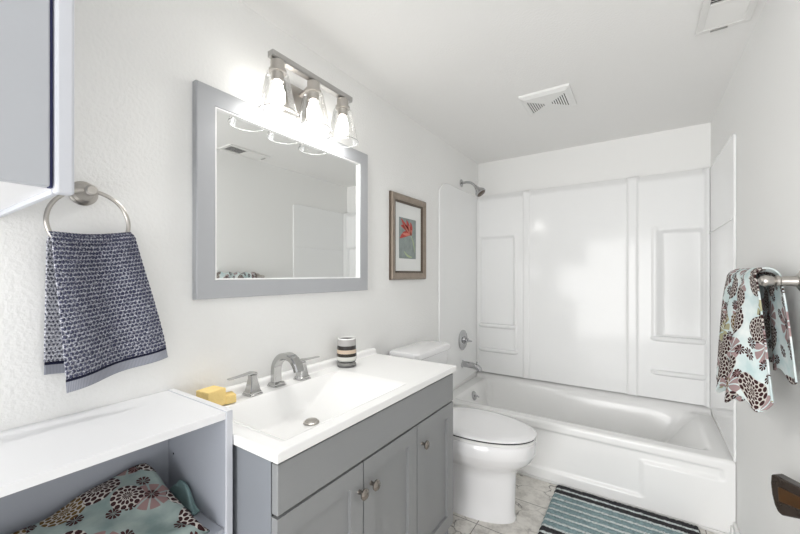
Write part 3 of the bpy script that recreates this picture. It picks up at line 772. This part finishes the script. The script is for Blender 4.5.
bm = bmesh.new(); tube(bm, [(0.195, 1.63, 0.71), (0.215, 1.63, 0.71)], 0.012, 14); tube(bm, [(0.212, 1.632, 0.71), (0.214, 1.68, 0.705), (0.214, 1.71, 0.70)], 0.006); link('flush_lever', bm, M['chrome'], tl, smooth=50)
for yy in (TY - 0.125, TY + 0.125):
    bm = bmesh.new(); lathe(bm, (0.30, yy, 0.0), (0, 0, 1), [(0, 0.022), (0.012, 0.022), (0.02, 0.018), (0.026, 0.008)], 18); link('bolt_cap', bm, M['porcelain'], tl, smooth=40)
bm = bmesh.new()          # trapway bulge at the rear of the base
loft(bm, [rrect(0.055, 0.23, TY - 0.075, TY + 0.075, 0.0, 0.03), rrect(0.05, 0.23, TY - 0.07, TY + 0.07, 0.15, 0.03), rrect(0.06, 0.25, TY - 0.085, TY + 0.085, 0.27, 0.03), rrect(0.05, 0.26, TY - 0.14, TY + 0.14, 0.36, 0.03), rrect(0.045, 0.27, TY - 0.15, TY + 0.15, 0.404, 0.03)]); link('trapway', bm, M['porcelain'], tl, smooth=40)

# ------------------------------------------------------------------ bath mat
MX0, MX1, MY0, MY1 = 0.762, 1.392, 1.72, 2.203
bm = bmesh.new(); NU, NV = 130, 170; rng = random.Random(3)
rows = [(p / acc) for p, c in pos] + [1.0]
hts = [(0.017 if c is wh else 0.019) for c in seq]
def mat_h(u, v):
    for i in range(len(seq)):
        if v <= rows[i + 1] + 1e-9:
            t = (v - rows[i]) / (rows[i + 1] - rows[i]); return hts[i] * (0.62 + 0.38 * math.sin(PI * t))
    return 0.012
def matpt(u, v):
    e = ss(min(u, 1 - u) / 0.016) * ss(min(v, 1 - v) / 0.016)
    j = (rng.random() - 0.5)
    return (lerp(MX0, MX1, u) + (rng.random() - 0.5) * 0.004, lerp(MY1, MY0, v) + (rng.random() - 0.5) * 0.003, 0.001 + e * (mat_h(u, v) + 0.006 * j))
grid(bm, matpt, NU, NV, lambda u, v: (u, v))
bmesh.ops.recalc_face_normals(bm, faces=bm.faces)
mt = link('bath_mat', bm, M['chenille'], None, loc=((MX0 + MX1) / 2, (MY0 + MY1) / 2, 0), smooth=180)
tag(mt, 'teal, charcoal and white striped chenille bath mat on the floor by the tub', 'bath mat')

# ------------------------------------------------------------------ shelf unit (left foreground)
su = thing('shelf_unit', 'low pale blue-grey shelf unit with white top, left of the vanity', 'shelf unit', (0.15, 0.1, 0))
SX, SY0, SY1, SZ = 0.305, -0.42, 0.522, 0.866
bm = B(0.002, SX, SY0 + 0.016, SY1 - 0.0162, SZ - 0.019, SZ - 0.001); tp = link('top_board', bm, M['lam_white'], su, bevel=0.001)
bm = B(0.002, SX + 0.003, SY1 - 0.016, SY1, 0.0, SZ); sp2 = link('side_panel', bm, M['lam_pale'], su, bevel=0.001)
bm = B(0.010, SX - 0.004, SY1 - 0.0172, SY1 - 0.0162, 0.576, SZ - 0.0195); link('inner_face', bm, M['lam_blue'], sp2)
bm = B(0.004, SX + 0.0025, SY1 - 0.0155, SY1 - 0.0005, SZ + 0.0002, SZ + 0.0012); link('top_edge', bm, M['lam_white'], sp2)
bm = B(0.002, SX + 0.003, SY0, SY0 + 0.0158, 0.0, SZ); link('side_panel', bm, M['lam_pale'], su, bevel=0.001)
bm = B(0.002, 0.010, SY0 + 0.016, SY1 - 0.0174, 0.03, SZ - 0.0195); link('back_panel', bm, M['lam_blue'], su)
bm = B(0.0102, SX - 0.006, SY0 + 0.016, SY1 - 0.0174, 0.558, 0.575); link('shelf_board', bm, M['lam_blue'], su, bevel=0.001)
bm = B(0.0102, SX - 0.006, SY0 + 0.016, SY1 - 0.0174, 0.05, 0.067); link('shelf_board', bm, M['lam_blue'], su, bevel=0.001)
for zz in (0.69, 0.79):
    bm = bmesh.new(); lathe(bm, (0.04, SY1 - 0.0173, zz), (0, -1, 0), [(0, 0.0028), (0.0008, 0.0028)], 10); link('peg_hole', bm, M['dark'], su)

# folded floral cloth on the shelf
SB = 0.5755
def cloth_top(u, v):                 # u along y (near camera -> right), v from back to front
    y = lerp(0.02, 0.458, u); x = lerp(0.035, 0.285, v)
    z = SB + 0.010 + lerp(0.055, 0.098, ss(u * 1.02)) * (1 - ss(v) * 0.80)
    z += 0.006 * math.sin(9 * u + 4 * v) * (1 - v) + 0.003 * math.sin(23 * u - 11 * v)
    ed = ss(min(1 - u, 1) / 0.05) * ss(v / 0.05 + 0.25) * ss((1 - v) / 0.06 + 0.1)
    return (x + 0.012 * math.sin(6 * u), y + 0.02 * v, SB + 0.002 + (z - SB) * ed)
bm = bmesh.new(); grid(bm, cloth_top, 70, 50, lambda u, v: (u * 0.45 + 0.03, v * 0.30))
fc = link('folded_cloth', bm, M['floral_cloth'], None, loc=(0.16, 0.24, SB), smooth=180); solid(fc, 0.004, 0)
tag(fc, 'folded teal cloth with brown flower print lying on the open shelf', 'cloth')
def under(u, v):
    y = lerp(0.4845, 0.5015, u); x = lerp(0.04, 0.19, v)
    z = SB + 0.004 + 0.050 * ss(min(u, 1 - u) / 0.28) * ss(min(v, 1 - v) / 0.4 + 0.1) + 0.006 * math.sin(9 * v + 5 * u) * ss((1 - u) / 0.2)
    return (x, y, max(SB + 0.003, z))
bm = bmesh.new(); grid(bm, under, 40, 30, lambda u, v: (u * 0.2, v * 0.15))
tc_ = link('crumpled_cloth', bm, M['teal_cloth'], None, loc=(0.1, 0.42, SB), smooth=180); solid(tc_, 0.004, 0)
tag(tc_, 'crumpled plain teal cloth tucked behind the flowered cloth on the shelf', 'cloth')

# ------------------------------------------------------------------ upper cabinet (left edge of the frame)
uc = thing('wall_cabinet', 'pale blue-grey cabinet high at the left edge of the frame', 'cabinet', (0.22, -0.1, 1.32))
UX, UY0, UY1, UZ0, UZ1 = 0.47, -0.40, 0.177, 1.322, 2.02
bm = B(0.002, UX - 0.0205, UY1 - 0.0215, UY1 - 0.014, UZ0, UZ1); link('side_panel', bm, M['lam_pale'], uc, bevel=0.001)
bm = B(UX - 0.020, UX, UY1 - 0.0215, UY1, UZ0, UZ1); link('face_stile', bm, M['lam_pale'], uc, bevel=0.004)
bm = B(0.002, UX, UY0, UY0 + 0.0185, UZ0, UZ1); link('side_panel', bm, M['lam_pale'], uc, bevel=0.004)
bm = B(0.002, UX - 0.0225, UY0 + 0.019, UY1 - 0.022, UZ0 + 0.008, UZ0 + 0.026); link('bottom_board', bm, M['lam_white'], uc)
bm = B(0.002, UX - 0.0225, UY0 + 0.019, UY1 - 0.022, UZ1 - 0.019, UZ1); link('top_board', bm, M['lam_white'], uc)
bm = B(UX - 0.022, UX - 0.004, UY0 + 0.021, UY1 - 0.0262, UZ0 + 0.008, UZ1 - 0.003); link('door', bm, M['cab_door'], uc, bevel=0.002)
bm = B(UX - 0.022, UX - 0.012, UY1 - 0.0258, UY1 - 0.0217, UZ0 + 0.008, UZ1 - 0.003); link('gap_shade', bm, M['navy'], uc)  # navy strip painting the dark gap between door and stile

# ------------------------------------------------------------------ towel ring and hand towel
RY, RZ, RX = 0.312, 1.408, 0.052
tr_ = thing('towel_ring', 'brushed nickel towel ring on the left wall under the cabinet', 'towel ring', (0, RY, RZ))
bm = bmesh.new(); lathe(bm, (0.0005, RY, RZ), (1, 0, 0), [(0, 0.030), (0.004, 0.030), (0.008, 0.026), (0.012, 0.0255), (0.016, 0.020), (0.022, 0.018), (0.034, 0.013), (0.050, 0.012), (0.062, 0.013), (0.066, 0.009)], 32); link('wall_mount', bm, M['nickel'], tr_, smooth=30)
RR = 0.077
rc = (RX, RY, RZ - RR)
bm = bmesh.new(); tube(bm, [(RX + 0.004 * math.sin(a), RY + RR * math.sin(a), RZ - RR + RR * math.cos(a)) for a in [2 * PI * i / 64 for i in range(64)]], 0.0048, 10, closed=True); link('ring', bm, M['nickel'], tr_, smooth=180)

def popbump(um, vm):
    V_ = vm / PITCH; r_ = math.floor(V_); U_ = um / PITCH + (0.5 if r_ % 2 else 0.0)
    a, c = (U_ % 1) - 0.5, (V_ % 1) - 0.5; rr = math.sqrt(a * a + c * c)
    return 0.0055 * max(0.0, 1 - (rr / 0.5) ** 2) if vm > 0.031 else 0.0
def towel_sheet(bm, T0, T1, B0, B1, depth, sgn, nfold, amp, length, width, nu, nv, ph):
    """T0/T1: (y,z) of the gathered top at the ring; B0/B1: (y,z) of the hem corners"""
    def fn(u, v):
        w = ss(v * 1.1) ** 0.8
        ty = lerp(T0[0], T1[0], u); tz = lerp(T0[1], T1[1], u) - 0.006 * math.sin(PI * u)
        by = lerp(B0[0], B1[0], u); bz = lerp(B0[1], B1[1], u)
        y = lerp(ty, by, v * 0.75 + 0.25 * w); z = lerp(tz, bz, v)
        top_ = max(0, 1 - v / 0.07)
        x = depth[0] + (depth[1] - depth[0]) * v + sgn * amp * (0.55 + 0.6 * v) * math.sin(nfold * PI * u + ph) 
        x -= sgn * 0.022 * top_ ** 2; z -= 0.004 * top_ ** 3
        edge_ = 1.0
        x += sgn * popbump(u * width, (1 - v) * length) * edge_
        return (x, y, z)
    grid(bm, fn, nu, nv, lambda u, v: (u * width, (1 - v) * length))
bm = bmesh.new()
# front fall, narrow side flap behind it and the back fall
towel_sheet(bm, (0.237, 1.306), (0.392, 1.319), (0.262, 0.938), (0.470, 0.980), (0.072, 0.075), 1, 2.6, 0.011, 0.36, 0.24, 120, 180, 0.5)
towel_sheet(bm, (0.240, 1.300), (0.386, 1.312), (0.238, 0.975), (0.432, 0.958), (0.036, 0.024), -1, 2.0, 0.006, 0.35, 0.24, 90, 150, 1.0)
bmesh.ops.recalc_face_normals(bm, faces=bm.faces)
# crown over the ring joining the two falls
def crown(u, v):
    a = PI * v; y = lerp(0.247, 0.389, u)
    z0 = lerp(1.302, 1.316, u) - 0.006 * math.sin(PI * u) - 0.022
    x = 0.0525 + 0.0225 * math.cos(a) * 1.0
    r_ = popbump(u * 0.24, 0.04 + v * 0.07)
    return (x + r_ * math.cos(a) + 0.004 * math.sin(8 * u), y + 0.002 * math.sin(31 * v), z0 + (0.016 + r_) * math.sin(a))
grid(bm, crown, 90, 30, lambda u, v: (u * 0.24, 0.04 + v * 0.07))
ht = link('hand_towel', bm, M['popcorn'], None, loc=(0.055, 0.32, 0.94), smooth=180); solid(ht, 0.003, 0)
tag(ht, 'navy and white popcorn-weave hand towel hanging from the towel ring', 'towel')

# ------------------------------------------------------------------ towel rail and floral towel on the right wall
RBX, RBZ = 1.456, 1.188
tb_ = thing('towel_rail', 'polished nickel towel rail on the right wall beneath the flowered towel', 'towel rail', (W, 1.6, RBZ))
bm = bmesh.new(); tube(bm, [(RBX, 1.41, RBZ), (RBX, 1.84, RBZ)], 0.0085, 14); link('bar', bm, M['nickel'], tb_, smooth=60)
for yy in (1.405, 1.845):
    bm = bmesh.new(); lathe(bm, (W - 0.0005, yy, RBZ), (-1, 0, 0), [(0, 0.028), (0.006, 0.028), (0.010, 0.022), (0.013, 0.015), (0.036, 0.0125), (0.044, 0.012), (0.047, 0.0155), (0.053, 0.0155), (0.056, 0.011), (0.062, 0.0135), (0.074, 0.0165), (0.083, 0.013), (0.088, 0.005)], 28); link('post', bm, M['nickel'], tb_, smooth=40)
LF, LB = 0.375, 0.275
def big_towel(u, v):
    # v 0..1 runs from the front hem over the bar to the back hem; u runs along the bar
    s_ = v * (LF + LB + 0.08)
    y = lerp(1.425, 1.775, u)
    nf = 2.7
    wv = math.sin(2 * PI * nf * u + 0.6); wv2 = math.sin(2 * PI * nf * 1.9 * u + 1.9)
    if s_ < LF:
        d = 1 - s_ / LF                      # 1 at hem
        ex = 0.004 + 0.026 * d ** 0.6
        x = RBX - 0.024 - 0.020 * d ** 0.7 + ex * wv + 0.007 * d * wv2
        z = RBZ + 0.006 - (LF - s_) * (1.0 - 0.07 * (1 - u)) + 0.018 * d * wv2 - 0.02 * d * math.sin(2.6 * u)
        y += (-0.065 * d ** 0.6 * max(0, 0.6 - u) / 0.6 + 0.02 * d * u) + 0.012 * d * math.cos(2 * PI * nf * u + 0.6)
    elif s_ < LF + 0.08:
        a = PI * (s_ - LF) / 0.08
        x = RBX - 0.027 * math.cos(a) + 0.004 * wv * math.cos(a) ** 2 
        z = RBZ + 0.006 + (0.026 + 0.005 * wv2) * math.sin(a)
    else:
        d = (s_ - LF - 0.08) / LB
        x = RBX + 0.027 + 0.004 * d + 0.008 * wv * d ** 0.5
        z = RBZ + 0.006 - d * LB * (1.0 - 0.10 * math.sin(PI * u)) + 0.010 * d * wv2
        y += -0.02 * d * (0.5 - u) - 0.085 * d ** 0.7 * (1 - u) ** 1.5
    tuck = 0.020 * ss((0.10 - u) / 0.10) + 0.014 * ss((u - 0.93) / 0.07)
    if s_ < LF: x += tuck * (1 - s_ / LF)
    return (min(x, W - 0.006), y, z)
bm = bmesh.new(); grid(bm, big_towel, 120, 130, lambda u, v: (u * 0.62, v * 0.80))
bt = link('bath_towel', bm, M['floral_towel'], None, loc=(RBX, 1.6, 0.80), smooth=180); solid(bt, 0.004, 0)
tag(bt, 'pale blue towel with maroon flower print draped over the right wall rail', 'towel')

# ------------------------------------------------------------------ dark holder low on the right wall
hd_ = thing('wall_holder', 'dark glossy brown holder with amber face low on the right wall', 'holder', (W, 1.34, 0.57))
def prism(name, P, thick, material, parent, e1, org, nrm, bevel):
    bm = bmesh.new()
    fr_ = [org + e1 * a + Vector((0, 0, c)) for a, c in P]
    loft(bm, [[p + nrm * thick[0] for p in fr_], [p + nrm * thick[1] for p in fr_]]); bmesh.ops.recalc_face_normals(bm, faces=bm.faces)
    return link(name, bm, material, parent, bevel=bevel)
e1 = Vector((0.064, -0.072, 0)).normalized(); nr = Vector((-e1.y, e1.x, 0)); nr = -nr if nr.y > 0 else nr
org = Vector((1.4595, 1.400, 0))
prism('shell', [(0.0, 0.652), (-0.0012, 0.63), (0.002, 0.60), (0.008, 0.575), (0.016, 0.560), (0.026, 0.556), (0.090, 0.583), (0.090, 0.652), (0.03, 0.655), (0.006, 0.657)], (-0.03, 0.0), M['bronze'], hd_, e1, org, nr, 0.003)
prism('amber_face', [(0.018, 0.630), (0.020, 0.592), (0.088, 0.602), (0.088, 0.632)], (0.0005, 0.003), M['amber'], hd_, e1, org, nr, 0.001)

# ------------------------------------------------------------------ ceiling vents
ef = thing('exhaust_fan', 'square white exhaust fan grille with bow-tie slots, further from the camera', 'vent', (0.745, 2.08, H))
ex0, ex1, ey0, ey1 = 0.618, 0.866, 1.952, 2.206
bm = bmesh.new(); loft(bm, [[(ex0 - 0.0, ey0, H - 0.0005), (ex1, ey0, H - 0.0005), (ex1, ey1, H - 0.0005), (ex0, ey1, H - 0.0005)], [(ex0, ey0, H - 0.012), (ex1, ey0, H - 0.012), (ex1, ey1, H - 0.012), (ex0, ey1, H - 0.012)], [(ex0 + 0.022, ey0 + 0.022, H - 0.022), (ex1 - 0.022, ey0 + 0.022, H - 0.022), (ex1 - 0.022, ey1 - 0.022, H - 0.022), (ex0 + 0.022, ey1 - 0.022, H - 0.022)]])
bmesh.ops.recalc_face_normals(bm, faces=bm.faces); gr = link('grille', bm, M['plastic'], ef)
cx_, cy_ = (ex0 + ex1) / 2, (ey0 + ey1) / 2
for sgn in (-1, 1):
    for i in range(7):
        dx_ = 0.022 + i * 0.0115; hl = 0.012 + 0.0105 * i
        bm = B(cx_ + sgn * dx_ - 0.0019, cx_ + sgn * dx_ + 0.0019, cy_ - hl, cy_ + hl, H - 0.0226, H - 0.0215); link('slot_shade', bm, M['vent_shade'], gr)  # dark strip laid on the grille, paints the shade of a slot
rg = thing('air_register', 'white louvred air register on the ceiling beside the right wall', 'vent', (1.42, 1.66, H))
rx0, rx1, ry0, ry1 = 1.338, 1.498, 1.495, 1.835
bm = bmesh.new(); fw = 0.024
for a in ((rx0, rx1, ry0, ry0 + fw), (rx0, rx1, ry1 - fw, ry1), (rx0, rx0 + fw, ry0 + fw, ry1 - fw), (rx1 - fw, rx1, ry0 + fw, ry1 - fw)): box(bm, *a, H - 0.010, H - 0.0005)
box(bm, rx0 + fw, rx1 - fw, 1.655, 1.663, H - 0.0095, H - 0.0005)
link('frame', bm, M['plastic2'], rg, bevel=0.002)
bm = B(rx0 + fw, rx1 - fw, ry0 + fw, ry1 - fw, H - 0.0012, H - 0.0005); link('duct_shade', bm, M['vent_shade'], rg)  # dark plate above the slats, paints the duct's inner shade
def slat(y, tilt):
    bm = bmesh.new(); d = 0.0043; z = H - 0.0058
    dy, dz_ = d * math.cos(tilt), d * math.sin(tilt) * 0.75; t = 0.0007
    loft(bm, [[(x, y - dy, z - dz_ - t), (x, y + dy, z + dz_ - t), (x, y + dy, z + dz_ + t), (x, y - dy, z - dz_ + t)] for x in (rx0 + fw, rx1 - fw)]); bmesh.ops.recalc_face_normals(bm, faces=bm.faces)
    link('slat', bm, M['plastic2'], rg)
y = 1.668
while y < ry1 - fw - 0.004: slat(y, -0.55); y += 0.0105
y = ry0 + fw + 0.006
while y < 1.652: slat(y, 0.9); y += 0.0125
bm = B(rx0 + 0.045, rx0 + 0.095, ry1 - 0.016, ry1 - 0.012, H - 0.016, H - 0.0101); link('damper_lever', bm, M['nickel_d'], rg)
